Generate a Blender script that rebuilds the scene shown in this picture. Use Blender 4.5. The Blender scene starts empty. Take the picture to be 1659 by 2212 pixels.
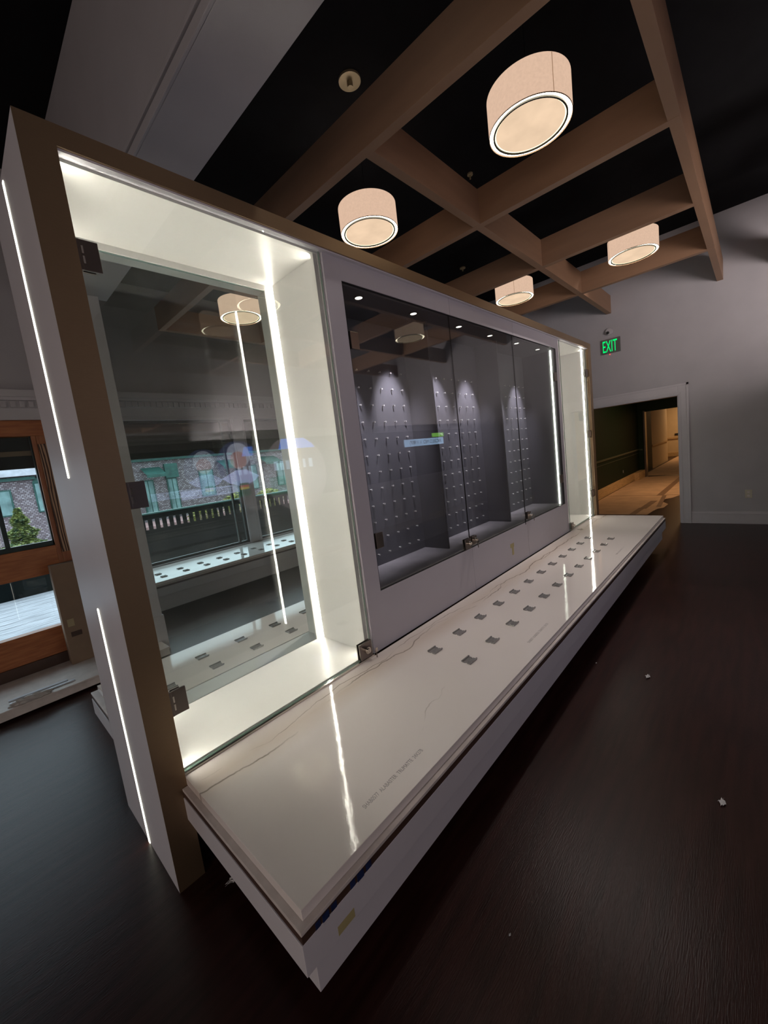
import bpy, bmesh, math, random
from mathutils import Matrix, Vector
random.seed(7)
S = bpy.context.scene
COL = S.collection
PI = math.pi

# ------------------------------------------------------------------ camera
cam = bpy.data.cameras.new('camera')
camo = bpy.data.objects.new('camera', cam)
COL.objects.link(camo)
Rwc = Matrix(((0.6694133313618114, -0.7331570954631323, -0.11986019008470916),
              (0.17499888182481438, -0.001178348294821125, 0.9845679269889714),
              (-0.7219841986879952, -0.6800582951978155, 0.1275128698504362)))
M = Rwc.transposed().to_4x4()
M.translation = Vector((0, 0, 1.65))
camo.matrix_world = M
cam.sensor_fit = 'HORIZONTAL'
cam.sensor_width = 36.0
cam.lens = 863.87 / 1659 * 36.0
cam.shift_x = (829.5 - 835.13) / 1659
cam.shift_y = (1101.12 - 1106) / 1659
cam.clip_start = 0.02
cam.clip_end = 200
S.camera = camo

# ------------------------------------------------------------------ world, view, key light levels
W = bpy.data.worlds.new('sky'); S.world = W; W.use_nodes = True
bg = W.node_tree.nodes['Background']
bg.inputs[0].default_value = (0.74, 0.87, 1.0, 1)
SKY = 3.2
bg.inputs[1].default_value = SKY
S.view_settings.view_transform = 'Standard'
S.view_settings.look = 'None'
S.view_settings.gamma = 1.0
S.view_settings.exposure = 0.0
S.view_settings.use_curve_mapping = False
try:
    S.cycles.use_denoising = True
    S.cycles.transparent_max_bounces = 24
    S.cycles.max_bounces = 10
    S.cycles.diffuse_bounces = 5
    S.cycles.glossy_bounces = 7
    S.cycles.sample_clamp_indirect = 6
except Exception:
    pass
LED_E = 66.0        # cabinet light strips
RING_E = 14.0        # bright rim of the drum lamps
SHADE_E = 0.72
SPOT_W = 120.0        # downlights in the dark case
FILL_W = 85.0       # large added fill light behind the camera
HALL_W = 46.0       # warm corridor beyond the doorway
SCREEN_E = 3.2

def area(name, loc, rot, sx, sy, power, color):
    l = bpy.data.lights.new(name, 'AREA'); l.shape = 'RECTANGLE'; l.size = sx; l.size_y = sy
    l.energy = power; l.color = color
    o = bpy.data.objects.new(name, l); COL.objects.link(o); o.location = loc; o.rotation_euler = rot
    return o
area('hall_ceiling_light', (12.2, 0.9, 2.9), (0, 0, 0), 0.4, 0.4, HALL_W * 1.2, (1.0, 0.60, 0.32))
# added fill lights without fixtures, kept out of view and out of reflections
area('fill_light', (-4.3, -1.2, 1.7), (0, math.radians(-78), 0), 2.6, 4.5, FILL_W, (1.0, 0.82, 0.73))
area('fill_light', (3.4, -2.9, 2.0), (0, math.radians(-86), 0), 1.4, 1.6, 240, (1.0, 0.88, 0.86))
area('fill_light', (-1.6, -3.6, 2.2), (math.radians(-90), 0, math.radians(150)), 2.4, 2.4, 8, (0.90, 0.86, 1.0))

area('hall_ceiling_light', (23.2, 1.9, 2.9), (0, 0, 0), 1.0, 0.8, HALL_W * 1.1, (1.0, 0.62, 0.32))
def fill_spot(x, y, watts, tilt=0.0):  # added spots that brighten the counters, no fixture, out of camera view
    l = bpy.data.lights.new('fill_spot', 'SPOT'); l.energy = watts; l.spot_size = math.radians(62); l.spot_blend = 0.9
    l.shadow_soft_size = 0.05; l.color = (1.0, 0.90, 0.84)
    o = bpy.data.objects.new('fill_spot', l); COL.objects.link(o); o.location = (x, y, 4.52); o.rotation_euler = (0, math.radians(tilt), 0)
for x, y, p, t in ((1.50, 1.40, 70, 8), (4.66, 1.28, 215, 14), (6.85, 1.40, 140, 17), (2.98, 2.85, 300, 5)): fill_spot(x, y, p, t)

# ------------------------------------------------------------------ materials
def new_mat(name):
    m = bpy.data.materials.new(name); m.use_nodes = True
    return m, m.node_tree, m.node_tree.nodes, m.node_tree.links

def pm(name, col, rough=0.5, metal=0.0, var=0.08, scale=6.0, bump=0.0, bscale=60.0, stretch=(1, 1, 1), col2=None, spec=0.5, coat=0.0):
    m, nt, N, L = new_mat(name)
    b = N['Principled BSDF']
    b.inputs['Roughness'].default_value = rough
    b.inputs['Metallic'].default_value = metal
    b.inputs['Specular IOR Level'].default_value = spec
    b.inputs['Coat Weight'].default_value = coat
    tc = N.new('ShaderNodeTexCoord'); mp = N.new('ShaderNodeMapping')
    mp.inputs['Scale'].default_value = stretch
    L.new(tc.outputs['Object'], mp.inputs['Vector'])
    n = N.new('ShaderNodeTexNoise'); n.inputs['Scale'].default_value = scale; n.inputs['Detail'].default_value = 5
    L.new(mp.outputs[0], n.inputs['Vector'])
    r = N.new('ShaderNodeValToRGB')
    c2 = col2 or tuple(min(1, c * (1 + var)) for c in col)
    c1 = col if col2 else tuple(c * (1 - var) for c in col)
    r.color_ramp.elements[0].color = (*c1, 1); r.color_ramp.elements[1].color = (*c2, 1)
    r.color_ramp.elements[0].position = 0.35; r.color_ramp.elements[1].position = 0.65
    L.new(n.outputs['Fac'], r.inputs[0]); L.new(r.outputs[0], b.inputs['Base Color'])
    if bump:
        n2 = N.new('ShaderNodeTexNoise'); n2.inputs['Scale'].default_value = bscale; n2.inputs['Detail'].default_value = 3
        L.new(mp.outputs[0], n2.inputs['Vector'])
        bp = N.new('ShaderNodeBump'); bp.inputs['Strength'].default_value = bump; bp.inputs['Distance'].default_value = 0.01
        L.new(n2.outputs['Fac'], bp.inputs['Height']); L.new(bp.outputs[0], b.inputs['Normal'])
    return m

def em(name, col, strength, var=0.0, scale=8):
    m, nt, N, L = new_mat(name)
    N.remove(N['Principled BSDF'])
    e = N.new('ShaderNodeEmission'); e.inputs['Strength'].default_value = strength
    L.new(e.outputs[0], N['Material Output'].inputs[0])
    e.inputs[0].default_value = (*col, 1)
    if var:
        tc = N.new('ShaderNodeTexCoord'); n = N.new('ShaderNodeTexNoise'); n.inputs['Scale'].default_value = scale
        n.inputs['Detail'].default_value = 4
        L.new(tc.outputs['Object'], n.inputs['Vector'])
        r = N.new('ShaderNodeValToRGB')
        r.color_ramp.elements[0].color = (*[c * (1 - var) for c in col], 1)
        r.color_ramp.elements[1].color = (*[c * (1 + var) for c in col], 1)
        r.color_ramp.elements[0].position = 0.3; r.color_ramp.elements[1].position = 0.7
        L.new(n.outputs['Fac'], r.inputs[0]); L.new(r.outputs[0], e.inputs[0])
    return m

def glass(name, tint=(0.93, 0.96, 0.94), rough=0.0, smudge=0.0):
    m, nt, N, L = new_mat(name)
    N.remove(N['Principled BSDF'])
    t = N.new('ShaderNodeBsdfTransparent'); t.inputs[0].default_value = (*tint, 1)
    g = N.new('ShaderNodeBsdfGlossy'); g.inputs['Roughness'].default_value = rough
    geo = N.new('ShaderNodeNewGeometry')
    ma = N.new('ShaderNodeMath'); ma.operation = 'MULTIPLY_ADD'
    ma.inputs[1].default_value = -(1.5 - 1 / 1.5); ma.inputs[2].default_value = 1.5
    L.new(geo.outputs['Backfacing'], ma.inputs[0])
    f = N.new('ShaderNodeFresnel'); L.new(ma.outputs[0], f.inputs['IOR'])
    mx = N.new('ShaderNodeMixShader')
    L.new(f.outputs[0], mx.inputs[0]); L.new(t.outputs[0], mx.inputs[1]); L.new(g.outputs[0], mx.inputs[2])
    out = mx
    if smudge:
        d = N.new('ShaderNodeBsdfDiffuse'); d.inputs[0].default_value = (0.8, 0.82, 0.8, 1)
        tc = N.new('ShaderNodeTexCoord'); mp = N.new('ShaderNodeMapping'); mp.inputs['Scale'].default_value = (2.0, 1, 0.7)
        L.new(tc.outputs['Object'], mp.inputs['Vector'])
        n = N.new('ShaderNodeTexNoise'); n.inputs['Scale'].default_value = 3; n.inputs['Detail'].default_value = 8; n.inputs['Roughness'].default_value = 0.65
        L.new(mp.outputs[0], n.inputs['Vector'])
        mr = N.new('ShaderNodeMapRange'); mr.inputs[1].default_value = 0.5; mr.inputs[2].default_value = 0.85
        mr.inputs[3].default_value = smudge * 0.25; mr.inputs[4].default_value = smudge
        L.new(n.outputs['Fac'], mr.inputs[0])
        m2 = N.new('ShaderNodeMixShader'); L.new(mr.outputs[0], m2.inputs[0]); L.new(mx.outputs[0], m2.inputs[1]); L.new(d.outputs[0], m2.inputs[2])
        out = m2
    L.new(out.outputs[0], N['Material Output'].inputs[0])
    return m

def stone_mat():
    m, nt, N, L = new_mat('veined_white_stone')
    b = N['Principled BSDF']; b.inputs['Roughness'].default_value = 0.05; b.inputs['Specular IOR Level'].default_value = 0.42
    tc = N.new('ShaderNodeTexCoord')
    sep = N.new('ShaderNodeSeparateXYZ'); L.new(tc.outputs['Object'], sep.inputs[0])
    def noise(sc, det=4, stretch=(1, 1, 1), off=(0, 0, 0)):
        mp = N.new('ShaderNodeMapping'); mp.inputs['Scale'].default_value = stretch; mp.inputs['Location'].default_value = off
        L.new(tc.outputs['Object'], mp.inputs['Vector'])
        n = N.new('ShaderNodeTexNoise'); n.inputs['Scale'].default_value = sc; n.inputs['Detail'].default_value = det
        L.new(mp.outputs[0], n.inputs['Vector']); return n.outputs['Fac']
    def math_(op, a, c=None, d=None):
        n = N.new('ShaderNodeMath'); n.operation = op
        for i, v in enumerate((a, c, d)):
            if v is None: continue
            if isinstance(v, (int, float)): n.inputs[i].default_value = v
            else: L.new(v, n.inputs[i])
        return n.outputs[0]
    def vein(y0, slope, amp, w, off, thr):
        nn = noise(1.6, 6, (1, 0.25, 1), off)
        yy = math_('SUBTRACT', sep.outputs[1], math_('MULTIPLY_ADD', sep.outputs[0], slope, y0))
        yy = math_('SUBTRACT', yy, math_('MULTIPLY', math_('SUBTRACT', nn, 0.5), amp))
        a = math_('ABSOLUTE', yy)
        v = N.new('ShaderNodeMapRange'); v.inputs[1].default_value = 0.0; v.inputs[2].default_value = w
        v.inputs[3].default_value = 1; v.inputs[4].default_value = 0; L.new(a, v.inputs[0])
        g = N.new('ShaderNodeMapRange'); g.inputs[1].default_value = thr; g.inputs[2].default_value = thr + 0.12
        L.new(noise(2.3, 5, (1, 1, 1), (off[0] + 5, off[1], 2)), g.inputs[0])
        return math_('MULTIPLY', v.outputs[0], g.outputs[0])
    v1 = vein(1.60, 0.004, 0.34, 0.007, (0, 0, 0), 0.40)
    v2 = vein(1.66, -0.01, 0.30, 0.004, (11, 3, 0), 0.44)
    v3 = vein(0.70, 0.30, 0.5, 0.004, (31, 5, 0), 0.55)
    v4 = vein(4.9, -0.75, 0.6, 0.004, (61, 5, 0), 0.52)
    vs = math_('MINIMUM', math_('ADD', math_('ADD', v1, v2), math_('MULTIPLY', math_('ADD', v3, v4), 0.5)), 1.0)
    stain = N.new('ShaderNodeMapRange'); stain.inputs[1].default_value = 0.13; stain.inputs[2].default_value = 0.0
    L.new(math_('ABSOLUTE', math_('SUBTRACT', sep.outputs[1], 1.62)), stain.inputs[0])
    st = math_('MULTIPLY', stain.outputs[0], noise(1.7, 3, (1, 2, 1), (9, 1, 0)))
    base = N.new('ShaderNodeMixRGB'); base.inputs[1].default_value = (0.76, 0.71, 0.68, 1); base.inputs[2].default_value = (0.55, 0.42, 0.30, 1)
    L.new(math_('MULTIPLY', st, 0.75), base.inputs[0])
    mx = N.new('ShaderNodeMixRGB'); mx.inputs[2].default_value = (0.22, 0.18, 0.14, 1)
    L.new(base.outputs[0], mx.inputs[1]); L.new(math_('MULTIPLY', vs, 0.92), mx.inputs[0]); L.new(mx.outputs[0], b.inputs['Base Color'])
    bp = N.new('ShaderNodeBump'); bp.inputs['Strength'].default_value = 0.07; bp.inputs['Distance'].default_value = 0.004
    n5 = N.new('ShaderNodeTexNoise'); n5.inputs['Scale'].default_value = 34; n5.inputs['Detail'].default_value = 5
    L.new(tc.outputs['Object'], n5.inputs['Vector']); L.new(n5.outputs['Fac'], bp.inputs['Height']); L.new(bp.outputs[0], b.inputs['Normal'])
    return m

def zebra_mat():
    m, nt, N, L = new_mat('raw_fir_zebra_grain')
    b = N['Principled BSDF']; b.inputs['Roughness'].default_value = 0.6
    tc = N.new('ShaderNodeTexCoord'); mp = N.new('ShaderNodeMapping'); mp.inputs['Scale'].default_value = (9, 9, 1.1)
    L.new(tc.outputs['Object'], mp.inputs['Vector'])
    w = N.new('ShaderNodeTexWave'); w.inputs['Scale'].default_value = 1.6; w.inputs['Distortion'].default_value = 7; w.inputs['Detail'].default_value = 3
    L.new(mp.outputs[0], w.inputs['Vector'])
    r = N.new('ShaderNodeValToRGB'); r.color_ramp.elements[0].color = (0.05, 0.018, 0.008, 1); r.color_ramp.elements[1].color = (0.42, 0.26, 0.16, 1)
    r.color_ramp.elements[0].position = 0.35; r.color_ramp.elements[1].position = 0.6
    L.new(w.outputs['Fac'], r.inputs[0]); L.new(r.outputs[0], b.inputs['Base Color'])
    return m

def brick_mat(name, c1, c2, mortar, bw, rh, rough=0.9):
    m, nt, N, L = new_mat(name)
    b = N['Principled BSDF']; b.inputs['Roughness'].default_value = rough
    tc = N.new('ShaderNodeTexCoord'); mp = N.new('ShaderNodeMapping'); mp.inputs['Rotation'].default_value = (PI / 2, 0, 0)
    L.new(tc.outputs['Object'], mp.inputs['Vector'])
    k = N.new('ShaderNodeTexBrick'); k.inputs['Color1'].default_value = (*c1, 1); k.inputs['Color2'].default_value = (*c2, 1); k.inputs['Mortar'].default_value = (*mortar, 1)
    k.inputs['Scale'].default_value = 1; k.inputs['Brick Width'].default_value = bw; k.inputs['Row Height'].default_value = rh; k.inputs['Mortar Size'].default_value = 0.012
    k.inputs['Bias'].default_value = -0.2
    L.new(mp.outputs[0], k.inputs['Vector']); L.new(k.outputs['Color'], b.inputs['Base Color'])
    return m

MT = {}
MT['wall'] = pm('warm_grey_wall_paint', (0.40, 0.385, 0.40), 0.85, var=0.03, scale=3, bump=0.05, bscale=200)
MT['trim'] = pm('white_trim_paint', (0.48, 0.46, 0.48), 0.5, var=0.02)
MT['ceiling'] = pm('black_ceiling_paint', (0.010, 0.010, 0.011), 0.95, var=0.1, spec=0.1)
MT['beam'] = pm('tan_beam_veneer', (0.27, 0.155, 0.09), 0.55, var=0.05, scale=2, stretch=(1, 1, 8), bump=0.05, bscale=120)
MT['floor'] = pm('dark_red_brown_vinyl', (0.017, 0.0055, 0.0042), 0.30, var=0.25, scale=3, stretch=(1, 9, 1), bump=0.10, bscale=30, spec=0.2, col2=(0.030, 0.0095, 0.0075))
MT['brass'] = pm('brushed_bronze_metal', (0.33, 0.235, 0.145), 0.42, 0.88, var=0.03, scale=40, stretch=(1, 1, 30), bump=0.04, bscale=150)
MT['white'] = pm('white_satin_lacquer', (0.60, 0.585, 0.62), 0.42, var=0.01)
MT['liner'] = pm('bright_white_liner', (0.64, 0.625, 0.605), 0.32, var=0.01)
MT['tray'] = pm('pale_substrate_edge', (0.60, 0.55, 0.52), 0.45, var=0.08, scale=14)
MT['brown'] = pm('dark_brown_laminate', (0.055, 0.028, 0.018), 0.5, var=0.15)
MT['dark'] = pm('charcoal_laminate', (0.075, 0.072, 0.082), 0.6, var=0.04)
MT['dark_floor'] = pm('charcoal_dusty_floor', (0.15, 0.14, 0.145), 0.55, var=0.12, scale=7)
MT['black'] = pm('matt_black', (0.008, 0.008, 0.008), 0.6, var=0.05)
MT['chrome'] = pm('polished_chrome', (0.72, 0.68, 0.62), 0.14, 1.0, var=0.02)
MT['peg'] = pm('bright_steel_peg', (0.62, 0.60, 0.58), 0.3, 0.4, var=0.02)
MT['bronze'] = pm('dark_nickel_hinge', (0.22, 0.19, 0.17), 0.28, 1.0, var=0.05)
MT['glass'] = glass('clear_door_glass', (0.95, 0.965, 0.955), smudge=0.012)
MT['backglass'] = glass('green_tinted_glass', (0.93, 0.952, 0.938), smudge=0.02)
MT['winglass'] = glass('window_glass', (0.93, 0.97, 0.96))
MT['edge'] = pm('green_glass_edge', (0.16, 0.22, 0.19), 0.15, var=0.1)
MT['stone'] = stone_mat()
MT['acrylic'] = pm('smoky_clear_acrylic', (0.30, 0.295, 0.29), 0.12, 0.35, var=0.1, scale=60)
MT['led'] = em('warm_white_led', (1.0, 0.95, 0.83), LED_E)
MT['ledout'] = em('warm_white_led_profile', (1.0, 0.97, 0.80), 5.0)
MT['shade'] = em('lit_linen_shade', (1.0, 0.68, 0.49), SHADE_E, 0.05, 60)
MT['diff'] = em('lit_linen_diffuser', (1.0, 0.73, 0.50), 0.86, 0.10, 5)
MT['ring'] = em('bright_lamp_rim', (1.0, 0.90, 0.66), RING_E)
MT['ringin'] = em('bright_inner_rim', (1.0, 0.88, 0.55), 2.0)
MT['seam'] = em('lit_shade_seam', (0.60, 0.36, 0.22), 0.55)
MT['paper'] = pm('kraft_floor_paper', (0.52, 0.36, 0.23), 0.8, var=0.10, scale=3)
MT['papertape'] = pm('brown_paper_tape', (0.22, 0.13, 0.07), 0.6, var=0.1)
MT['olive'] = pm('dark_olive_green_paint', (0.003, 0.014, 0.007), 0.6, var=0.08, spec=0.2)
MT['oliverail'] = pm('olive_rail_paint', (0.03, 0.05, 0.035), 0.35, var=0.08)
MT['oak'] = pm('raw_oak_baseboard', (0.50, 0.35, 0.18), 0.6, var=0.15, scale=4, stretch=(1, 10, 10))
MT['cream'] = pm('cream_wall_paint', (0.60, 0.48, 0.31), 0.8, var=0.03)
MT['cedar'] = pm('orange_brown_cedar', (0.30, 0.095, 0.03), 0.45, var=0.3, scale=3, stretch=(2, 2, 18), col2=(0.42, 0.15, 0.05))
MT['cedarv'] = pm('orange_brown_cedar_upright', (0.27, 0.085, 0.03), 0.45, var=0.3, scale=3, stretch=(18, 18, 2), col2=(0.36, 0.14, 0.055))
MT['zebra'] = zebra_mat()
MT['sash'] = pm('dark_green_sash', (0.012, 0.028, 0.028), 0.4, var=0.1)
MT['card'] = pm('brown_cardboard', (0.22, 0.15, 0.10), 0.85, var=0.06)
MT['slatgrey'] = pm('weathered_deck_board', (0.42, 0.43, 0.46), 0.7, var=0.35, scale=3, stretch=(1, 14, 1), bump=0.2, bscale=20)
MT['rail'] = pm('dark_green_railing', (0.006, 0.010, 0.010), 0.9, var=0.1, spec=0.08)
MT['railcap'] = pm('teal_rail_cap', (0.08, 0.17, 0.15), 0.4, var=0.1)
MT['shingle'] = brick_mat('weathered_wall_shingle', (0.17, 0.14, 0.15), (0.48, 0.45, 0.48), (0.10, 0.08, 0.09), 0.11, 0.06)
MT['greentrim'] = pm('teal_green_trim', (0.018, 0.085, 0.072), 0.5, var=0.25)
MT['pane'] = pm('dark_window_pane', (0.16, 0.26, 0.26), 0.1, var=0.4, scale=2)
MT['roof'] = pm('grey_roof', (0.45, 0.47, 0.52), 0.8, var=0.15)
MT['brick'] = pm('pinkish_gravel_bed', (0.42, 0.24, 0.24), 0.9, var=0.4, scale=30)
MT['ground'] = pm('garden_ground', (0.20, 0.17, 0.14), 0.95, var=0.3)
MT['leaf'] = pm('yellow_green_foliage', (0.05, 0.10, 0.03), 0.7, var=0.6, scale=14, col2=(0.55, 0.52, 0.12))
MT['leaf2'] = pm('conifer_foliage', (0.05, 0.11, 0.06), 0.8, var=0.6, scale=9, col2=(0.40, 0.44, 0.14))
MT['bark'] = pm('bark', (0.08, 0.05, 0.03), 0.9)
MT['alu'] = pm('aluminium_strip', (0.62, 0.64, 0.68), 0.3, 0.8)
MT['bag'] = pm('crumpled_clear_plastic', (0.42, 0.40, 0.38), 0.3, var=0.15, scale=20)
MT['ink'] = pm('grey_stamp_ink', (0.27, 0.25, 0.25), 0.5, var=0.2)
MT['inkfaint'] = pm('faint_stamp_ink', (0.45, 0.42, 0.41), 0.5, var=0.1)
MT['masking'] = pm('yellowed_masking_tape', (0.42, 0.36, 0.17), 0.6, var=0.1)
MT['blue'] = pm('blue_printed_film', (0.012, 0.025, 0.09), 0.4, var=0.4, scale=30)
MT['outlet'] = pm('ivory_plastic', (0.50, 0.47, 0.36), 0.4)
MT['exitplate'] = pm('exit_plate_acrylic', (0.13, 0.14, 0.13), 0.2, var=0.05)
MT['exit'] = em('green_exit_letters', (0.0, 1.0, 0.20), 0.95)
MT['scrap'] = pm('torn_plastic_scrap', (0.55, 0.55, 0.55), 0.4, var=0.2)
MT['palebrass'] = pm('aged_brass_plate', (0.42, 0.34, 0.20), 0.4, 0.4)

# ------------------------------------------------------------------ helpers
class MB:
    def __init__(s): s.bm = bmesh.new()
    def box(s, x0, x1, y0, y1, z0, z1):
        v = [s.bm.verts.new(p) for p in ((x0, y0, z0), (x1, y0, z0), (x1, y1, z0), (x0, y1, z0), (x0, y0, z1), (x1, y0, z1), (x1, y1, z1), (x0, y1, z1))]
        for f in ((3, 2, 1, 0), (4, 5, 6, 7), (0, 1, 5, 4), (1, 2, 6, 5), (2, 3, 7, 6), (3, 0, 4, 7)):
            s.bm.faces.new([v[i] for i in f])
        return s
    def prism(s, pts, z0, z1):       # pts (x, y) counter-clockwise
        a = [s.bm.verts.new((x, y, z0)) for x, y in pts]; b = [s.bm.verts.new((x, y, z1)) for x, y in pts]
        n = len(pts)
        s.bm.faces.new(a[::-1]); s.bm.faces.new(b)
        for i in range(n): s.bm.faces.new((a[i], a[(i + 1) % n], b[(i + 1) % n], b[i]))
        return s
    def prism_y(s, pts, y0, y1):     # pts (x, z)
        a = [s.bm.verts.new((x, y0, z)) for x, z in pts]; b = [s.bm.verts.new((x, y1, z)) for x, z in pts]
        n = len(pts)
        s.bm.faces.new(a); s.bm.faces.new(b[::-1])
        for i in range(n): s.bm.faces.new((a[i], b[i], b[(i + 1) % n], a[(i + 1) % n]))
        bmesh.ops.recalc_face_normals(s.bm, faces=s.bm.faces)
        return s
    def cyl(s, c, r, h, axis='z', seg=32, r2=None):
        m = {'z': Matrix.Identity(4), 'y': Matrix.Rotation(PI / 2, 4, 'X'), 'x': Matrix.Rotation(PI / 2, 4, 'Y')}[axis]
        bmesh.ops.create_cone(s.bm, cap_ends=True, segments=seg, radius1=r, radius2=r if r2 is None else r2, depth=h, matrix=Matrix.Translation(c) @ m)
        return s
    def tube(s, c, ro, ri, h, seg=64):   # ring about z, bottom at c.z
        x, y, z = c
        rows = []
        for r, zz in ((ro, z), (ro, z + h), (ri, z + h), (ri, z)):
            rows.append([s.bm.verts.new((x + r * math.cos(2 * PI * i / seg), y + r * math.sin(2 * PI * i / seg), zz)) for i in range(seg)])
        for k in range(4):
            a, b = rows[k], rows[(k + 1) % 4]
            for i in range(seg):
                s.bm.faces.new((a[i], a[(i + 1) % seg], b[(i + 1) % seg], b[i]))
        return s
    def sphere(s, c, r, seg=16, sc=(1, 1, 1)):
        bmesh.ops.create_uvsphere(s.bm, u_segments=seg, v_segments=seg // 2, radius=r, matrix=Matrix.Translation(c) @ Matrix.Diagonal((*sc, 1)))
        return s
    def build(s, name, mat, parent=None, bevel=0.0, smooth=False):
        me = bpy.data.meshes.new(name); s.bm.to_mesh(me); s.bm.free()
        me.materials.append(mat)
        if smooth:
            for p in me.polygons: p.use_smooth = True
        o = bpy.data.objects.new(name, me); COL.objects.link(o)
        if parent:
            o.parent = parent
            base = Matrix.Identity(4); q = parent; chain = []
            while q: chain.append(q); q = q.parent
            tot = Vector((0, 0, 0))
            for q in chain: tot += q.location
            o.location = (0, 0, 0)
            me.transform(Matrix.Translation(-tot))
        if bevel:
            b = o.modifiers.new('bevel', 'BEVEL'); b.width = bevel; b.segments = 2; b.limit_method = 'ANGLE'
        return o

def tag(o, label=None, cat=None, group=None, kind=None):
    if label: o['label'] = label
    if cat: o['category'] = cat
    if group: o['group'] = group
    if kind: o['kind'] = kind
    return o
def empty(name, loc, label, cat, group=None):
    o = bpy.data.objects.new(name, None); COL.objects.link(o); o.location = loc; o.empty_display_size = 0.1
    return tag(o, label, cat, group)
def struct(name, mb, mat, bevel=0.0, label=None, cat=None):
    o = mb.build(name, mat, None, bevel); o['kind'] = 'structure'
    if label: o['label'] = label
    if cat: o['category'] = cat
    return o
def bx(*a): return MB().box(*a)
def copy_tree(o, parent=None):
    c = o.copy(); COL.objects.link(c); c.parent = parent
    for ch in list(o.children): copy_tree(ch, c)
    return c
def text_mesh(name, body, size, mat, mw, parent=None, extrude=0.0006, sx=1.0, spacing=1.0):
    cu = bpy.data.curves.new(name, 'FONT'); cu.body = body; cu.size = size; cu.extrude = extrude; cu.space_character = spacing
    t = bpy.data.objects.new(name, cu); COL.objects.link(t)
    bpy.context.view_layer.update()
    me = bpy.data.meshes.new_from_object(t.evaluated_get(bpy.context.evaluated_depsgraph_get()))
    bpy.data.objects.remove(t)
    me.transform(Matrix.Diagonal((sx, 1, 1, 1)))
    me.transform(mw)
    me.materials.clear(); me.materials.append(mat)
    o = bpy.data.objects.new(name, me); COL.objects.link(o)
    if parent:
        o.parent = parent; me.transform(Matrix.Translation(-parent.location))
    return o

# ================================================================== ROOM SHELL
WX, CH = 8.06, 4.54
struct('floor', MB().box(-4.5, 8.66, -4.0, 6.75, -0.05, 0.0), MT['floor'], label='dark red-brown wood-look floor of the room', cat='floor')
struct('ceiling', bx(-4.5, 8.3, -4.0, 6.9, CH, CH + 0.1), MT['ceiling'], label='black painted ceiling high above the beams', cat='ceiling')
# far wall with the doorway (opening y 0.93 .. 2.75, z 0 .. 2.085)
DY0, DY1, DZ = 0.93, 2.75, 2.085
w = MB().box(WX, WX + 0.2, -4.0, DY0, 0, CH).box(WX, WX + 0.2, DY0, DY1, DZ, CH).box(WX, WX + 0.2, DY1, 6.75, 0, CH)
struct('wall_right', w, MT['wall'], label='grey end wall with the exit sign and doorway', cat='wall')
struct('wall_behind', bx(-4.5, 8.2, -4.1, -4.0, 0, CH), MT['wall'])
struct('wall_near', bx(-4.6, -4.5, -4.1, 5.0, 0, CH), MT['wall'])
# baseboard on the far wall, stepped profile
b = MB().box(WX - 0.018, WX, -4.0, 0.795, 0.0, 0.15).box(WX - 0.026, WX, -4.0, 0.795, 0.150, 0.158).box(WX - 0.012, WX, -4.0, 0.795, 0.158, 0.196)
struct('baseboard_right', b, MT['trim'], 0.002, label='white stepped baseboard along the end wall', cat='baseboard')
# door casing
def casing(mb, y0, y1, z0, z1): mb.box(WX - 0.022, WX, y0, y1, z0, z1)
c = MB()
casing(c, 0.80, DY0, 0, 2.245); casing(c, DY0, DY1, DZ, 2.245); casing(c, DY1, DY1 + 0.13, 0, 2.245)
c.box(WX - 0.032, WX, 0.793, 0.823, 0, 2.255).box(WX - 0.032, WX, 0.793, DY1 + 0.14, 2.222, 2.255)
c.box(WX - 0.027, WX, 0.895, 0.915, 0, DZ + 0.02).box(WX - 0.027, WX, 0.895, DY1, DZ + 0.015, DZ + 0.035)
c.box(WX - 0.01, WX + 0.21, DY0 - 0.005, DY0 + 0.012, 0, DZ).box(WX - 0.01, WX + 0.21, DY0, DY1, DZ - 0.012, DZ + 0.003)
struct('door_1', c, MT['trim'], 0.002, label='wide cased doorway to the corridor with white moulded trim', cat='doorway')

# ---- corridor beyond
struct('floor_hall', bx(8.66, 26, -1.2, 4.2, -0.05, 0.0), MT['floor'])
struct('ceiling_hall', MB().box(8.26, 26, -1.2, 4.2, 3.0, 3.1), MT['ceiling'])
struct('wall_hall_left', bx(8.26, 15.62, 2.90, 3.0, 0, 3.0), MT['olive'], label='dark olive green corridor wall', cat='wall')
w = MB().box(15.62, 15.8, 2.72, 3.6, 0, 3.0).box(15.62, 15.8, -1.2, 2.72, 2.125, 3.0)
struct('wall_hall_end', w, MT['olive'])
w = MB().box(15.585, 15.62, 2.70, 2.745, 0, 2.15).box(15.62, 15.85, 2.70, 2.722, 0, 2.13)
struct('door_2', w, MT['bronze'], label='dark metal frame of the second corridor opening', cat='door frame')
struct('trim_hall_rail', MB().box(8.26, 15.62, 2.87, 2.90, 0.90, 0.95).box(8.26, 15.62, 2.885, 2.90, 0.80, 0.815).box(15.59, 15.62, 2.79, 2.95, 0.88, 0.93), MT['oliverail'], 0.004)
bb = MB().box(8.26, 14.6, 2.86, 2.90, 0, 0.20).box(8.26, 14.6, 2.87, 2.90, 0.20, 0.235).box(14.6, 15.62, 2.74, 2.90, 0, 0.235)
struct('baseboard_hall', bb, MT['oak'], 0.003, label='raw wood baseboard at the foot of the green wall', cat='baseboard')
struct('wall_hall_far_left', bx(18.4, 21.9, 2.98, 3.1, 0, 3.0), MT['cream'])
struct('wall_hall_shade', bx(15.8, 18.4, 2.98, 3.1, 0, 3.0), MT['olive'])
struct('wall_hall_turn', bx(21.9, 22.05, 2.98, 4.2, 0, 3.0), MT['cream'])
struct('wall_hall_back', bx(21.9, 24.8, 4.2, 4.3, 0, 3.0), MT['cream'])
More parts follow.
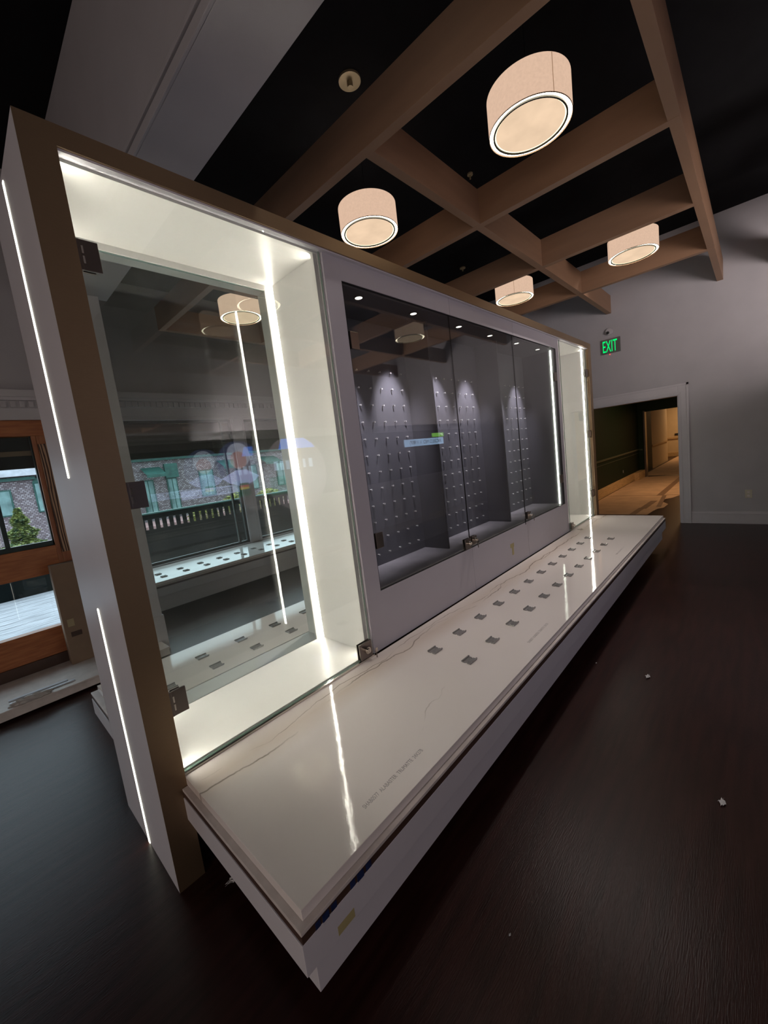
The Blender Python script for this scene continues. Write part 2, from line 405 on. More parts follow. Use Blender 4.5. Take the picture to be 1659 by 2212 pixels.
struct('wall_hall_far', bx(24.7, 24.8, -1.2, 4.2, 0, 3.0), MT['cream'])
struct('wall_hall_right', bx(8.26, 24.8, -1.3, -1.2, 0, 3.0), MT['cream'])
struct('trim_hall_far', MB().box(24.65, 24.7, -1.2, 4.2, 0.87, 0.95).box(24.66, 24.7, -1.2, 4.2, 0, 0.2), MT['oak'], 0.004)
struct('trim_hall_side', MB().box(18.4, 21.9, 2.95, 2.98, 0.86, 0.93), MT['oak'], 0.004)
tag(MB().box(24.66, 24.7, 2.78, 3.02, 1.04, 1.13).build('wall_plaque', MT['black'], None, 0.004), 'small dark plaque on the cream wall at the corridor end', 'plaque')
tag(MB().cyl((13.34, 2.893, 0.42), 0.02, 0.012, 'y', 16).box(13.33, 13.35, 2.885, 2.9, 0.38, 0.46).build('wall_stub', MT['alu'], None), 'tiny pale outlet stub on the green corridor wall', 'wall fitting')
# kraft paper on the floor
pp = [(8.75, 1.53), (9.15, 1.50), (9.40, 1.46), (9.50, 1.38), (9.95, 1.36), (10.3, 1.52), (10.58, 1.56), (10.8, 1.40), (11.25, 1.30), (11.25, 2.84), (8.75, 2.84)]
o = MB().prism(pp, 0.0, 0.004).build('floor_paper', MT['paper']); tag(o, 'nearest brown paper sheet with a torn edge on the corridor floor', 'floor paper', 'brown paper sheets on the corridor floor')
o = MB().prism([(11.28, 0.2), (15.5, 0.2), (15.5, 2.84), (11.28, 2.84)], 0.0, 0.004).build('floor_paper', MT['paper']); tag(o, 'middle brown paper sheet between the torn sheet and the dark doorway', 'floor paper', 'brown paper sheets on the corridor floor')
o = MB().prism([(15.9, 0.2), (24.5, 0.2), (24.5, 2.9), (15.9, 2.9)], 0.0, 0.004).build('floor_paper', MT['paper']); tag(o, 'farthest brown paper sheet beyond the second corridor opening', 'floor paper', 'brown paper sheets on the corridor floor')
for i, (pts, lab) in enumerate([([(8.76, 1.72), (9.5, 1.69), (9.5, 1.80), (8.76, 1.83)], 'short brown tape strip nearest the display counter'),
                                ([(9.4, 1.66), (10.4, 1.62), (10.4, 1.74), (9.4, 1.78)], 'brown tape strip overlapping the short one on paper'),
                                ([(11.2, 1.62), (15.4, 1.64), (15.4, 1.76), (11.2, 1.76)], 'long brown tape seam down the middle paper sheet'),
                                ([(9.6, 1.44), (11.2, 1.56), (11.2, 1.64), (9.6, 1.52)], 'tape strip beside the torn paper edge')]):
    tag(MB().prism(pts, 0.004, 0.0065 + 0.001 * (i == 1)).build('paper_tape', MT['papertape']), lab, 'tape', 'tape strips on the corridor paper')

# ---- ceiling beams
n = 1
BX = [2.155, 3.60, 5.04, 6.475]
def ybeam(x, y0, y1):
    global n
    struct('trim_%d' % n, bx(x, x + 0.07, y0, y1, 3.6165, 3.9065), MT['beam'], 0.002, label='tan ceiling beam running towards the windows', cat='ceiling beam'); n += 1
def xbeam(y, x0=2.158, x1=WX):
    global n
    struct('trim_%d' % n, bx(x0, x1, y, y + 0.072, 3.618, 3.905), MT['beam'], 0.002, label='tan ceiling beam running along the cabinet', cat='ceiling beam'); n += 1
for ys in ((0.362, 1.822, 3.282), (4.13, 5.59), (-3.17, -1.71, -0.25)):
    for y in ys: xbeam(y)
    for x in BX: ybeam(x, ys[0] + 0.003, ys[-1] + 0.069)
# dropped white header with a moulding on its lower edge
hd = MB().box(0.99, 1.30, -4.0, 4.50, 3.42, CH)
hd.box(0.975, 0.99, -4.0, 4.5, 3.42, 3.47).box(0.965, 0.99, -4.0, 4.5, 3.475, 3.50).box(0.98, 0.99, -4.0, 4.5, 3.515, 3.53)
struct('trim_header', hd, MT['wall'], 0.003, label='deep grey dropped header with moulding above the cabinet', cat='header')
# sprinkler plates and small ceiling fittings
for (x, y, r, lab) in ((2.60, 2.29, 0.085, 'round brass ceiling plate left of the first beam'), (4.317, 2.253, 0.03, 'small sprinkler head above the largest lamp coffer'), (6.188, 3.50, 0.045, 'tiny bright sprinkler head between the two middle lamps')):
    s = empty('sprinkler', (x, y, CH), lab, 'sprinkler', 'ceiling fittings')
    MB().cyl((x, y, CH - 0.008), r, 0.016).build('plate', MT['palebrass'], s)
    MB().cyl((x, y, CH - 0.035), r * 0.25, 0.04).build('nozzle', MT['palebrass'], s)

# ---- wall fittings on the end wall
o = MB().box(WX - 0.03, WX, 1.702, 1.99, 2.965, 3.205).build('exit_sign', MT['exitplate'], None, 0.003)
tag(o, 'green illuminated EXIT sign above the doorway', 'exit sign')
mw = Matrix.Translation((WX - 0.031, 1.977, 2.992)) @ Matrix.Rotation(-PI / 2, 4, 'Z') @ Matrix.Rotation(PI / 2, 4, 'X')
em_t = text_mesh('exit_letters', 'EXIT', 0.275, MT['exit'], mw, None, 0.002, 0.40, 1.02)
em_t.parent = o
led = MB().cyl((WX - 0.012, 1.87, 2.952), 0.008, 0.016, 'z', 12).build('indicator_light', em('red_indicator', (1, 0.12, 0.12), 1.2), o)
cmr = empty('security_camera', (WX, 1.875, 3.31), 'small white dome camera with black lens above the exit sign', 'camera')
MB().cyl((WX - 0.02, 1.862, 3.325), 0.055, 0.04, 'x', 24).build('housing', MT['trim'], cmr, 0.004)
MB().sphere((WX - 0.05, 1.878, 3.305), 0.024, 16).build('lens', MT['black'], cmr, smooth=True)
ot = empty('wall_outlet', (WX, 0.10, 0.40), 'ivory outlet plate low on the end wall', 'outlet')
MB().box(WX - 0.008, WX, 0.058, 0.141, 0.40, 0.525).build('plate', MT['outlet'], ot, 0.003)
for z in (0.435, 0.49): MB().cyl((WX - 0.009, 0.10, z), 0.017, 0.006, 'x', 16).build('socket', MT['tray'], ot)

# ================================================================== WINDOW SIDE
# left part: protruding wall at y 4.84 with the wooden door unit
YL = 4.84
w = MB().box(-4.5, 1.2, YL, YL + 0.16, 2.40, CH).box(-4.5, -1.5, YL, YL + 0.16, 0.1, 2.40).box(0.86, 1.2, YL, YL + 0.16, 0.0, 2.40)
struct('wall_left', w, MT['wall'], label='grey wall with cornice over the wooden door', cat='wall')
struct('wall_return', bx(1.04, 1.2, YL + 0.16, 6.6, 0, CH), MT['wall'])
def cornice(name, x0, x1, y, z0, k=1.0):
    m = MB().box(x0, x1, y - 0.03 * k, y, z0 - 0.10 * k, z0).box(x0, x1, y - 0.075 * k, y, z0 + 0.062 * k, z0 + 0.09 * k).box(x0, x1, y - 0.095 * k, y, z0 + 0.09 * k, z0 + 0.15 * k).box(x0, x1, y - 0.045 * k, y, z0, z0 + 0.062 * k)
    x = x0 + 0.02
    while x < x1 - 0.04:
        m.box(x, x + 0.035 * k, y - 0.066 * k, y - 0.045 * k, z0 + 0.004, z0 + 0.056 * k); x += 0.062 * k
    return struct(name, m, MT['trim'], label='white dentil cornice above the window openings', cat='cornice')
cornice('trim_cornice_left', -4.5, 1.2, YL, 2.476)
struct('trim_door_head', MB().box(-1.5, 0.9, YL - 0.02, YL, 2.375, 2.395).box(-1.5, 0.9, YL - 0.012, YL, 2.395, 2.46), MT['trim'], 0.002)
# wooden door unit
d = empty('door_3', (-0.3, YL, 0.1), 'orange-brown wooden glazed door unit with raw grain trim', 'door'); d['kind'] = 'structure'
Y1, Y2 = YL + 0.03, YL + 0.12
MB().box(-1.5, 0.86, Y1, Y2, 2.238, 2.385).build('head_rail', MT['cedar'], d, 0.003)
MB().box(0.577, 0.612, Y1, Y2, 0.10, 2.238).build('stile', MT['cedarv'], d, 0.003)
MB().box(0.612, 0.86, Y1 - 0.02, Y2, 1.14, 2.16).build('raw_trim_board', MT['zebra'], d, 0.003)
MB().box(0.612, 0.86, Y1, Y2, 2.16, 2.238).box(0.612, 0.86, Y1, Y2, 0.10, 1.14).build('side_jamb', MT['cedarv'], d, 0.003)
MB().box(-1.5, 0.577, Y1, Y2, 0.958, 1.216).build('mid_rail', MT['cedar'], d, 0.003)
MB().box(-1.5, 0.577, Y1, Y2, 0.10, 0.454).build('bottom_rail', MT['cedar'], d, 0.003)
MB().box(-1.5, 0.577, Y1 - 0.025, Y1, 0.10, 0.20).build('kick_moulding', MT['brown'], d, 0.003)
MB().box(-1.5, 0.577, Y1 + 0.03, Y2 - 0.01, 1.216, 1.262).box(0.238, 0.272, Y1 + 0.03, Y2 - 0.01, 1.262, 2.238).box(0.565, 0.577, Y1 + 0.03, Y2 - 0.01, 1.216, 2.238).build('sash_frame', MT['sash'], d, 0.002)
MB().box(-1.5, 0.577, Y1 + 0.05, Y1 + 0.056, 1.216, 2.238).build('upper_pane', MT['winglass'], d)
MB().box(-1.5, 0.577, Y1 + 0.05, Y1 + 0.056, 0.454, 0.958).build('lower_pane', MT['winglass'], d)
MB().box(-1.5, 0.577, Y2 + 0.02, Y2 + 0.05, 1.955, 2.30).build('valance', MT['black'], d, 0.002)
MB().box(-1.5, 0.577, Y2 + 0.005, Y2 + 0.02, 2.07, 2.115).build('valance_rail', MT['card'], d, 0.002)
# threshold platform
pl = MB().box(-4.5, 1.16, 4.19, YL + 0.01, 0.085, 0.10).box(-4.5, 1.16, 4.20, 4.235, 0.022, 0.085)
struct('trim_platform', pl, MT['tray'], 0.002, label='low pale platform in front of the wooden door', cat='platform')
struct('trim_platform_base', bx(-4.5, 1.14, 4.26, YL, 0.0, 0.085), MT['black'])
for i, (x0, y0, x1, y1) in enumerate(((0.015, 4.36, 0.39, 4.335), (0.017, 4.285, 0.43, 4.275))):
    o = MB().prism([(x0, y0 - 0.014), (x1, y1 - 0.014), (x1, y1 + 0.014), (x0, y0 + 0.014)], 0.10, 0.112).build('metal_strip', MT['alu'], None, 0.002)
    tag(o, ('bright metal strip on the platform, nearer the wooden door', 'bright metal strip on the platform, nearer its front edge')[i], 'metal strip', 'metal strips on the platform')
bm = bmesh.new(); bmesh.ops.create_icosphere(bm, subdivisions=4, radius=1)
for v in bm.verts:
    n_ = 1 + 0.28 * math.sin(7 * v.co.x + 3 * v.co.z) * math.cos(9 * v.co.y + 2)
    v.co = Vector((v.co.x * 0.12 * n_ + 0.145, v.co.y * 0.028 * n_ + 4.222, max(0.10, v.co.z * 0.028 * n_ + 0.112)))
mb = MB(); mb.bm = bm
tag(mb.build('plastic_sleeve', MT['bag'], None, smooth=True), 'crumpled clear plastic sleeve at the front edge of the platform', 'plastic sleeve')
# cardboard carton
cb = empty('cardboard_carton', (0.60, 4.73, 0.10), 'tall narrow brown cardboard carton standing before the wooden door', 'carton')
MB().box(0.478, 0.80, 4.68, 4.80, 0.10, 1.05).build('box', MT['card'], cb, 0.006)
MB().box(0.51, 0.56, 4.676, 4.68, 0.46, 0.53).build('printed_mark', MT['palebrass'], cb)
MB().box(0.52, 0.60, 4.676, 4.68, 0.36, 0.405).build('printed_mark', MT['brown'], cb)
# white pilaster carrying the header
pil = MB().box(0.93, 1.215, 4.42, YL, 0.0, 3.42).box(0.92, 1.228, 4.408, YL, 0.0, 0.36)
struct('trim_pilaster', pil, MT['trim'], 0.003, label='white pilaster with plinth seen through the lit case', cat='pilaster')

# right part: recessed window wall at y 6.6 with posts
YW = 6.6
wz0, wz1 = 0.47, 2.62
w = MB().box(1.2, 8.3, YW, YW + 0.15, wz1, CH).box(1.2, 8.3, YW, YW + 0.15, 0, wz0)
w.box(1.2, 1.45, YW, YW + 0.15, wz0, wz1).box(7.3, 8.3, YW, YW + 0.15, wz0, wz1)
for px in (3.43, 5.42): w.box(px, px + 0.19, YW, YW + 0.15, wz0, wz1)
struct('wall_windows', w, MT['wall'], label='grey window wall behind the cabinet', cat='wall')
cornice('trim_cornice_right', 1.2, 8.06, YW, 2.80, 1.3)
tr = MB()
for px in (3.41, 5.40): tr.box(px, px + 0.23, YW - 0.02, YW, 0.46, 2.62).box(px + 0.02, px + 0.05, YW - 0.03, YW, 0.46, 2.62).box(px + 0.18, px + 0.21, YW - 0.03, YW, 0.46, 2.62)
tr.box(1.2, 7.5, YW - 0.02, YW, 2.62, 2.72).box(1.2, 7.5, YW - 0.03, YW, 2.62, 2.635)
struct('trim_window_casing', tr, MT['trim'], 0.002, label='white casings around the windows', cat='casing')
for i, (a, b_) in enumerate(((1.45, 3.43), (3.62, 5.42), (5.61, 7.3))):
    wn = empty('window_%d' % (i + 1), ((a + b_) / 2, YW + 0.08, wz0), ('left dark-framed window seen through the lit case', 'middle dark-framed window right of the white post', 'right dark-framed window mostly behind the cabinet')[i], 'window', 'windows behind the cabinet'); wn['kind'] = 'structure'
    MB().box(a, b_, YW + 0.05, YW + 0.10, wz0, wz0 + 0.04).box(a, b_, YW + 0.05, YW + 0.10, wz1 - 0.04, wz1).box(a, a + 0.04, YW + 0.05, YW + 0.10, wz0, wz1).box(b_ - 0.04, b_, YW + 0.05, YW + 0.10, wz0, wz1).box(b_ - 0.19, b_ - 0.16, YW + 0.05, YW + 0.10, wz0, wz1).build('window_frame', MT['sash'], wn, 0.002)
    MB().box(a + 0.01, b_ - 0.01, YW + 0.07, YW + 0.076, wz0, wz1).build('pane', MT['winglass'], wn)
    MB().box(a, b_, YW + 0.11, YW + 0.14, 2.07, wz1).build('shade_panel', MT['black'], wn)
# window counter unit
uc = empty('window_counter', (4.2, 6.05, 0), 'long white counter with stone top along the windows', 'counter')
MB().box(1.24, 7.6, 5.53, 6.57, 0.417, 0.452).build('stone_top', MT['stone'], uc, 0.002)
MB().box(1.22, 7.62, 5.51, 6.57, 0.400, 0.415).build('tray', MT['tray'], uc, 0.001)
MB().box(1.24, 7.60, 5.54, 6.57, 0.372, 0.400).build('dark_gap', MT['brown'], uc)
MB().box(1.22, 7.62, 5.52, 6.55, 0.270, 0.372).build('apron', MT['white'], uc, 0.002)
MB().box(1.27, 7.57, 5.56, 6.55, 0.07, 0.270).build('lower_block', MT['white'], uc, 0.002)
MB().box(1.5, 7.3, 5.90, 6.50, 0.0, 0.07).build('plinth', MT['black'], uc)

# ================================================================== OUTSIDE
dk = MB(); y = 5.02
k = 0
while y < 9.75:
    x0 = -3.5
    dk.box(x0, (1.0 if y < 6.8 else 12), y, y + 0.128, -0.08, -0.05 + 0.0015 * (k % 2)); y += 0.136; k += 1
tag(dk.build('deck', MT['slatgrey']), 'weathered grey plank deck outside the windows', 'deck')
rl = empty('deck_railing', (4, 9.75, -0.05), 'dark green railing with square slots outside', 'railing')
RY = 9.72
rb = MB().box(-3.5, 12, RY, RY + 0.06, -0.05, 0.60).box(1.9, 12, RY, RY + 0.06, 0.60, 0.72).box(1.9, 12, RY, RY + 0.06, 0.94, 1.06)
x = 1.9
while x < 12: rb.box(x, x + 0.075, RY, RY + 0.06, 0.72, 0.94); x += 0.145
rb.build('railing_panel', MT['rail'], rl)
MB().box(1.9, 12, RY - 0.05, RY + 0.10, 1.06, 1.09).build('cap_rail', MT['railcap'], rl, 0.004)
struct('ground', bx(-14, 30, 9.9, 60, -0.9, -0.7), MT['ground'])
tag(MB().box(-6, 12, 17.4, 19.9, -0.7, 0.10).build('gravel_bed', MT['brick']), 'pinkish gravel bed at the foot of the shingled house', 'gravel bed')

def house(name, loc, label, x0, x1, y0, y1, z1, wins, trims, roof):
    h = empty(name, loc, label, 'building', 'houses outside')
    MB().box(x0, x1, y0, y1, -0.7, z1).build('wall', MT['shingle'], h)
    for (a, b_, c_, d_, arch) in wins:
        f = MB().box(a - 0.05, b_ + 0.05, y0 - 0.06, y0, c_ - 0.05, d_ + 0.05)
        if arch:
            f.cyl(((a + b_) / 2, y0 - 0.03, d_), (b_ - a) / 2 + 0.05, 0.06, 'y', 24)
        fo = f.build('window', MT['greentrim'], h)
        p = MB().box(a, (a + b_) / 2 - 0.02, y0 - 0.075, y0 - 0.06, c_, d_).box((a + b_) / 2 + 0.02, b_, y0 - 0.075, y0 - 0.06, c_, d_).build('pane', MT['pane'], None)
        p.parent = fo; p.data.transform(Matrix.Translation(-h.location))
    for (a, b_, c_, d_) in trims:
        MB().box(a, b_, y0 - 0.18, y0, c_, d_).build('trim_board', MT['greentrim'], h)
    MB().prism_y(roof, y0 - 0.4, y1).build('roof', MT['roof'], h)
    return h
house('shingled_house', (0, 20, -0.7), 'grey shingled house with green arched window behind the conifer', -7, 3.0, 20, 24, 2.6,
      [(0.55, 1.42, 1.24, 2.1, False), (2.16, 2.62, 1.24, 2.28, True), (-1.6, -0.6, 1.24, 2.1, False)], [(-7, 2.2, 2.45, 2.56)], [(-7.3, 2.6), (3.3, 2.6), (3.0, 3.3), (-7.0, 3.3)])
house('shingled_house', (8, 20, -0.7), 'grey shingled house with green awnings seen through the lit case', 4.2, 16, 20, 26, 2.95,
      [(6.80, 7.15, 0.3, 1.9, False), (5.75, 6.15, 0.5, 1.9, False), (8.3, 8.9, 0.9, 2.1, False), (10.6, 11.3, 0.9, 2.1, False), (12.6, 13.3, 0.9, 2.1, False), (4.7, 5.2, 0.5, 1.9, False)],
      [(6.72, 7.28, 1.95, 2.6), (4.3, 16, 2.78, 2.9)], [(3.8, 2.95), (16.4, 2.95), (16.4, 3.05), (3.8, 3.05)])
for i_, (a, b_, z) in enumerate( ((5.75, 6.55, 2.15), (9.2, 10.2, 2.2), (11.5, 12.5, 2.2))):
    hs = MB()
    hs.bm.faces.new([hs.bm.verts.new(p) for p in ((a, 19.95, z + 0.35), (b_, 19.95, z + 0.35), (b_, 19.2, z), (a, 19.2, z))])
    hs.box(a, b_, 19.15, 19.2, z - 0.12, z)
    tag(hs.build('window_awning', MT['greentrim']), 'teal green window awning outside, %s of three' % ('leftmost', 'middle', 'rightmost')[i_], 'awning', 'awnings outside')

def foliage(name, loc, label, cat, shape, mat, count, size, trunk=None, group=None):
    t = empty(name, loc, label, cat, group)
    bm = bmesh.new()
    for i in range(count):
        p = shape()
        a = random.uniform(0, 2 * PI); tl = random.uniform(-0.5, 0.5)
        R_ = Matrix.Rotation(a, 3, 'Z') @ Matrix.Rotation(tl, 3, 'X')
        s_ = size * random.uniform(0.6, 1.3)
        vs = [bm.verts.new(Vector(p) + R_ @ Vector(q) * s_) for q in ((-0.5, 0, 0), (0.1, -0.35, 0.05), (0.6, 0, -0.15), (0.1, 0.35, 0.05))]
        bm.faces.new(vs)
    mb = MB(); mb.bm = bm; mb.build('foliage', mat, t)
    if trunk: MB().cyl((loc[0], loc[1], loc[2] + trunk / 2), 0.06, trunk).build('trunk', MT['bark'], t)
    return t
def cone_shape(x, y, z0, z1, r):
    def f():
        u = random.random() ** 1.5; z = z0 + (z1 - z0) * u
        ring = 0.75 + 0.25 * math.sin(u * 38)
        a = random.uniform(0, 2 * PI); rr = r * (1 - u) * ring * random.uniform(0.75, 1.05) + 0.02
        return (x + rr * math.cos(a), y + rr * math.sin(a), z)
    return f
def blob(x, y, z, rx, ry, rz):
    def f():
        while True:
            p = [random.uniform(-1, 1) for _ in range(3)]; q = sum(c * c for c in p)
            if 0.3 < q < 1: return (x + p[0] * rx, y + p[1] * ry, z + p[2] * rz)
    return f
foliage('conifer', (1.12, 14.5, -0.7), 'yellow-green conifer outside the wooden door', 'tree', cone_shape(1.10, 14.5, -0.7, 1.50, 1.05), MT['leaf2'], 6500, 0.12, 1.6, 'garden plants')
for i, (x, y, z, rx, rz, lab) in enumerate([(6.6, 16.2, 0.30, 0.6, 0.42, 'left yellow-green shrub behind the railing'), (8.05, 16.2, 0.50, 0.6, 0.6, 'tallest yellow-green shrub behind the railing'), (9.6, 16.2, 0.55, 0.7, 0.5, 'right yellow-green shrub behind the railing')]):
    foliage('shrub', (x, y, -0.7), lab, 'shrub', blob(x, y, z - 0.1, rx, 0.5, rz), MT['leaf'], 1100, 0.13, 0.9, 'garden plants')

# ================================================================== MAIN DISPLAY CABINET
X0, X1, Y0, YB, H = 0.34, 6.41, 1.73, 2.45, 2.89
ZS = 0.452
C = empty('display_cabinet', (3.37, 2.09, 0), 'long bronze-framed display cabinet with lit glass cases', 'display cabinet')
def frame(ya, yb, yc):
    lo, hi = min(ya, yb), max(ya, yb); a, b = min(yb, yc), max(yb, yc)
    m = MB().box(X0, 0.443, lo, hi, 0, H).box(6.30, X1, lo, hi, 0, H).box(0.443, 6.30, lo, hi, 2.82, H)
    return m.box(0.43, 0.443, a, b, 0, 2.82).box(6.30, 6.313, a, b, 0, 2.82).box(0.43, 6.313, a, b, 2.82, 2.833)
fr = frame(Y0, Y0 + 0.003, Y0 + 0.04)
fr.build('bronze_frame', MT['brass'], C)
fb = frame(YB, YB - 0.003, YB - 0.04)
fb.build('bronze_frame', MT['brass'], C)
# end panels with a light slot
m = MB().box(X0, X0 + 0.02, Y0 + 0.003, YB - 0.003, 0.0, H); m.build('end_panel', MT['white'], C)
m = MB().box(X1 - 0.02, X1, Y0 + 0.003, YB - 0.003, 0.0, H); m.build('end_panel', MT['white'], C)
for z0, z1 in ((1.725, 2.86), (0.0, 1.155)):
    MB().box(X0 - 0.003, X0 + 0.004, 2.092, 2.112, z0, z1).build('light_strip', MT['ledout'], C, 0.002)
    MB().box(X1 - 0.004, X1 + 0.003, 2.092, 2.112, z0, z1).build('light_strip', MT['ledout'], C, 0.002)
MB().box(X0 + 0.02, X1 - 0.02, Y0 + 0.003, YB - 0.003, 2.836, H - 0.001).build('top_panel', MT['white'], C)

# ---- left lit case
FZ, TZ = 0.466, 2.800
def lit_case(xa, xb, led_back):
    ln = MB().box(xa - 0.02, xb + 0.02, 1.775, 2.41, FZ - 0.02, FZ)           # floor
    ln.box(xa - 0.02, xb + 0.02, 1.775, 2.41, TZ, TZ + 0.02)                   # ceiling
    ln.box(xa - 0.02, xa, 1.775, 2.41, FZ, TZ).box(xb, xb + 0.02, 1.775, 2.41, FZ, TZ)
    ln.build('case_liner', MT['liner'], C, 0.001)
lit_case(0.445, 1.577, True)
lit_case(5.225, 6.262, False)
# top soffit behind the frame and the door stops
MB().box(0.443, 6.30, Y0 + 0.01, 1.775, 2.812, 2.822).build('soffit_strip', MT['white'], C)
for xa, xb in ((1.548, 1.600), (5.20, 5.25), (6.27, 6.30)):
    MB().box(xa, xb, 1.778, 1.80, FZ, 2.812).build('door_stop', MT['liner'], C, 0.001)
def backpane(xa, xb):
    MB().box(xa, xa + 0.05, 2.25, 2.27, FZ, TZ).box(xb - 0.05, xb, 2.25, 2.27, FZ, TZ).box(xa + 0.05, xb - 0.05, 2.25, 2.27, 2.768, TZ).build('back_frame', MT['liner'], C, 0.001)
    MB().box(xa + 0.05, xb - 0.05, 2.256, 2.264, FZ, 2.768).build('back_pane', MT['backglass'], C)
    MB().box(xa + 0.05, xb - 0.05, 2.2555, 2.2645, 2.764, 2.768).build('pane_edge', MT['edge'], C)
backpane(0.445, 1.577)
# light strips of the left case
MB().box(1.5762, 1.578, 2.234, 2.248, FZ, TZ).build('light_strip', MT['led'], C)
MB().box(0.444, 0.4458, 2.234, 2.248, FZ, TZ).build('light_strip', MT['led'], C)
MB().box(1.5762, 1.578, 1.803, 1.817, FZ, TZ).build('light_strip', MT['led'], C)
MB().box(0.444, 0.4458, 1.779, 1.793, FZ, TZ).build('light_strip', MT['led'], C)
# right case: opaque back
MB().box(5.225, 6.262, 2.25, 2.27, FZ, TZ).build('back_panel', MT['liner'], C)
MB().box(6.2612, 6.263, 1.803, 1.820, FZ, TZ).build('light_strip', MT['led'], C)
MB().box(5.224, 5.2258, 1.803, 1.820, FZ, TZ).build('light_strip', MT['led'], C)

# ---- glass doors of the lit cases
def hinge(parent, x, z, side):
    s = side
    h = MB()
    h.box(min(x, x + s * 0.062), max(x, x + s * 0.062), 1.744, 1.754, z - 0.052, z + 0.052)
    h.box(min(x, x + s * 0.045), max(x, x + s * 0.045), 1.764, 1.774, z - 0.052, z + 0.052)
    h.box(min(x - s * 0.012, x + s * 0.006), max(x - s * 0.012, x + s * 0.006), 1.742, 1.776, z - 0.052, z + 0.052)
    o = h.build('hinge', MT['bronze'], None, 0.002)
    o.parent = parent; o.data.transform(Matrix.Translation(-C.location))
    g = MB().box(min(x + s * 0.008, x + s * 0.014), max(x + s * 0.008, x + s * 0.014), 1.742, 1.7445, z - 0.03, z - 0.004).box(min(x + s * 0.008, x + s * 0.014), max(x + s * 0.008, x + s * 0.014), 1.742, 1.7445, z + 0.004, z + 0.03)
    g2 = g.build('hinge_screw', MT['chrome'], None); g2.parent = parent; g2.data.transform(Matrix.Translation(-C.location))
def lock(parent, x, z, sz=0.05, yf=1.735):
    o = MB().box(x - sz, x + sz, yf + 0.006, yf + 0.017, z - sz, z + sz).box(x - sz, x + sz, yf + 0.03, yf + 0.036, z - sz, z + sz).build('lock_plate', MT['bronze'], None, 0.001)
    o.parent = parent; o.data.transform(Matrix.Translation(-C.location))
    o = MB().cyl((x, yf - 0.004, z + 0.005), sz * 0.42, 0.022, 'y', 20).cyl((x, yf - 0.018, z + 0.005), sz * 0.28, 0.012, 'y', 20).box(x - 0.004, x + 0.004, yf - 0.028, yf - 0.02, z - 0.004, z + 0.016).build('lock_cylinder', MT['chrome'], None, 0.001)
    o.parent = parent; o.data.transform(Matrix.Translation(-C.location))
def door(xa, xb, z0, z1, hx, side, hzs, y=1.755, t=0.009):
    g = MB().box(xa, xb, y, y + t, z0, z1).build('glass_door', MT['glass'], C)
    e = MB().box(xa - 0.0006, xa, y, y + t, z0, z1).box(xb, xb + 0.0006, y, y + t, z0, z1).box(xa, xb, y, y + t, z0 - 0.0006, z0).build('polished_edge', MT['edge'], None)
    e.parent = g; e.data.transform(Matrix.Translation(-C.location))
    for z in hzs: hinge(g, hx, z, side)
    return g
g = door(0.447, 1.572, 0.462, 2.806, 0.449, 1, (2.485, 1.625, 0.768))
lock(g, 1.520, 0.515)
g = door(5.232, 6.262, 0.462, 2.806, 6.262, -1, (2.485, 1.64, 0.789))
lock(g, 5.275, 0.507, 0.04)
# bottom track
for a_, b_ in ((0.443, 1.585), (5.22, 6.30)):
    MB().box(a_, b_, 1.742, 1.752, ZS, 0.461).build('door_track', MT['chrome'], C)
    MB().box(a_, b_, 1.752, 1.775, ZS, 0.457).build('track_seal', MT['edge'], C)

# ---- centre white panel with the dark case behind
PX0, PX1, PY = 1.600, 5.205, 1.760
wx0, wx1, wz0_, wz1_ = 1.723, 5.115, 0.820, 2.690
p = MB()
sm = 0.0015
for (a, b_) in ((PX0, 2.8515), (2.8545, 3.966), (3.969, PX1)):
    p.box(a, b_, PY, PY + 0.018, wz1_, 2.812).box(a, b_, PY, PY + 0.018, ZS, wz0_)
p.box(PX0, wx0, PY, PY + 0.018, wz0_, wz1_).box(wx1, PX1, PY, PY + 0.018, wz0_, wz1_)
p.build('front_panel', pm('white_panel_lacquer', (0.47, 0.45, 0.49), 0.45, var=0.01), C)
for za, zb in ((ZS, wz0_ - 0.002), (wz1_ + 0.002, 2.812)):
    MB().box(PX0, PX1, PY + 0.018, PY + 0.022, za, zb).build('panel_backing', MT['black'], C)
dl = MB()
dz0, dz1, dyb = 0.83, 2.675, 2.18
dl.box(1.70, wx0 + 0.004, PY + 0.018, dyb, dz0, dz1)      # left side
dl.box(5.075, 5.12, PY + 0.022, dyb, dz0, dz1)            # right side
dl.box(1.70, 5.12, PY + 0.018, dyb, dz1, dz1 + 0.015)
dl.box(1.70, 5.12, dyb, dyb + 0.012, dz0, dz1)
dl.build('dark_liner', MT['dark'], C)
MB().box(1.70, 5.12, PY + 0.018, dyb, dz0 - 0.012, dz0).build('dark_case_floor', MT['dark_floor'], C)
MB().box(wx0, wx1, PY + 0.003, PY + 0.018, wz0_, wz0_ + 0.006).box(wx0, wx0 + 0.004, PY + 0.003, PY + 0.018, wz0_, wz1_).box(wx0, wx1, PY + 0.003, PY + 0.018, wz1_ - 0.004, wz1_).box(wx1 - 0.004, wx1, PY + 0.003, PY + 0.018, wz0_, wz1_).build('opening_edge', MT['black'], C)
for x in (2.735, 3.909):
    MB().box(x, x + 0.02, 1.915, dyb, dz0, dz1 - 0.0).build('divider', MT['dark'], C, 0.001)
MB().box(5.058, 5.070, 1.800, 1.815, dz0, dz1).build('light_strip', em('case_end_led', (0.95, 1.0, 0.85), 7.0), C)
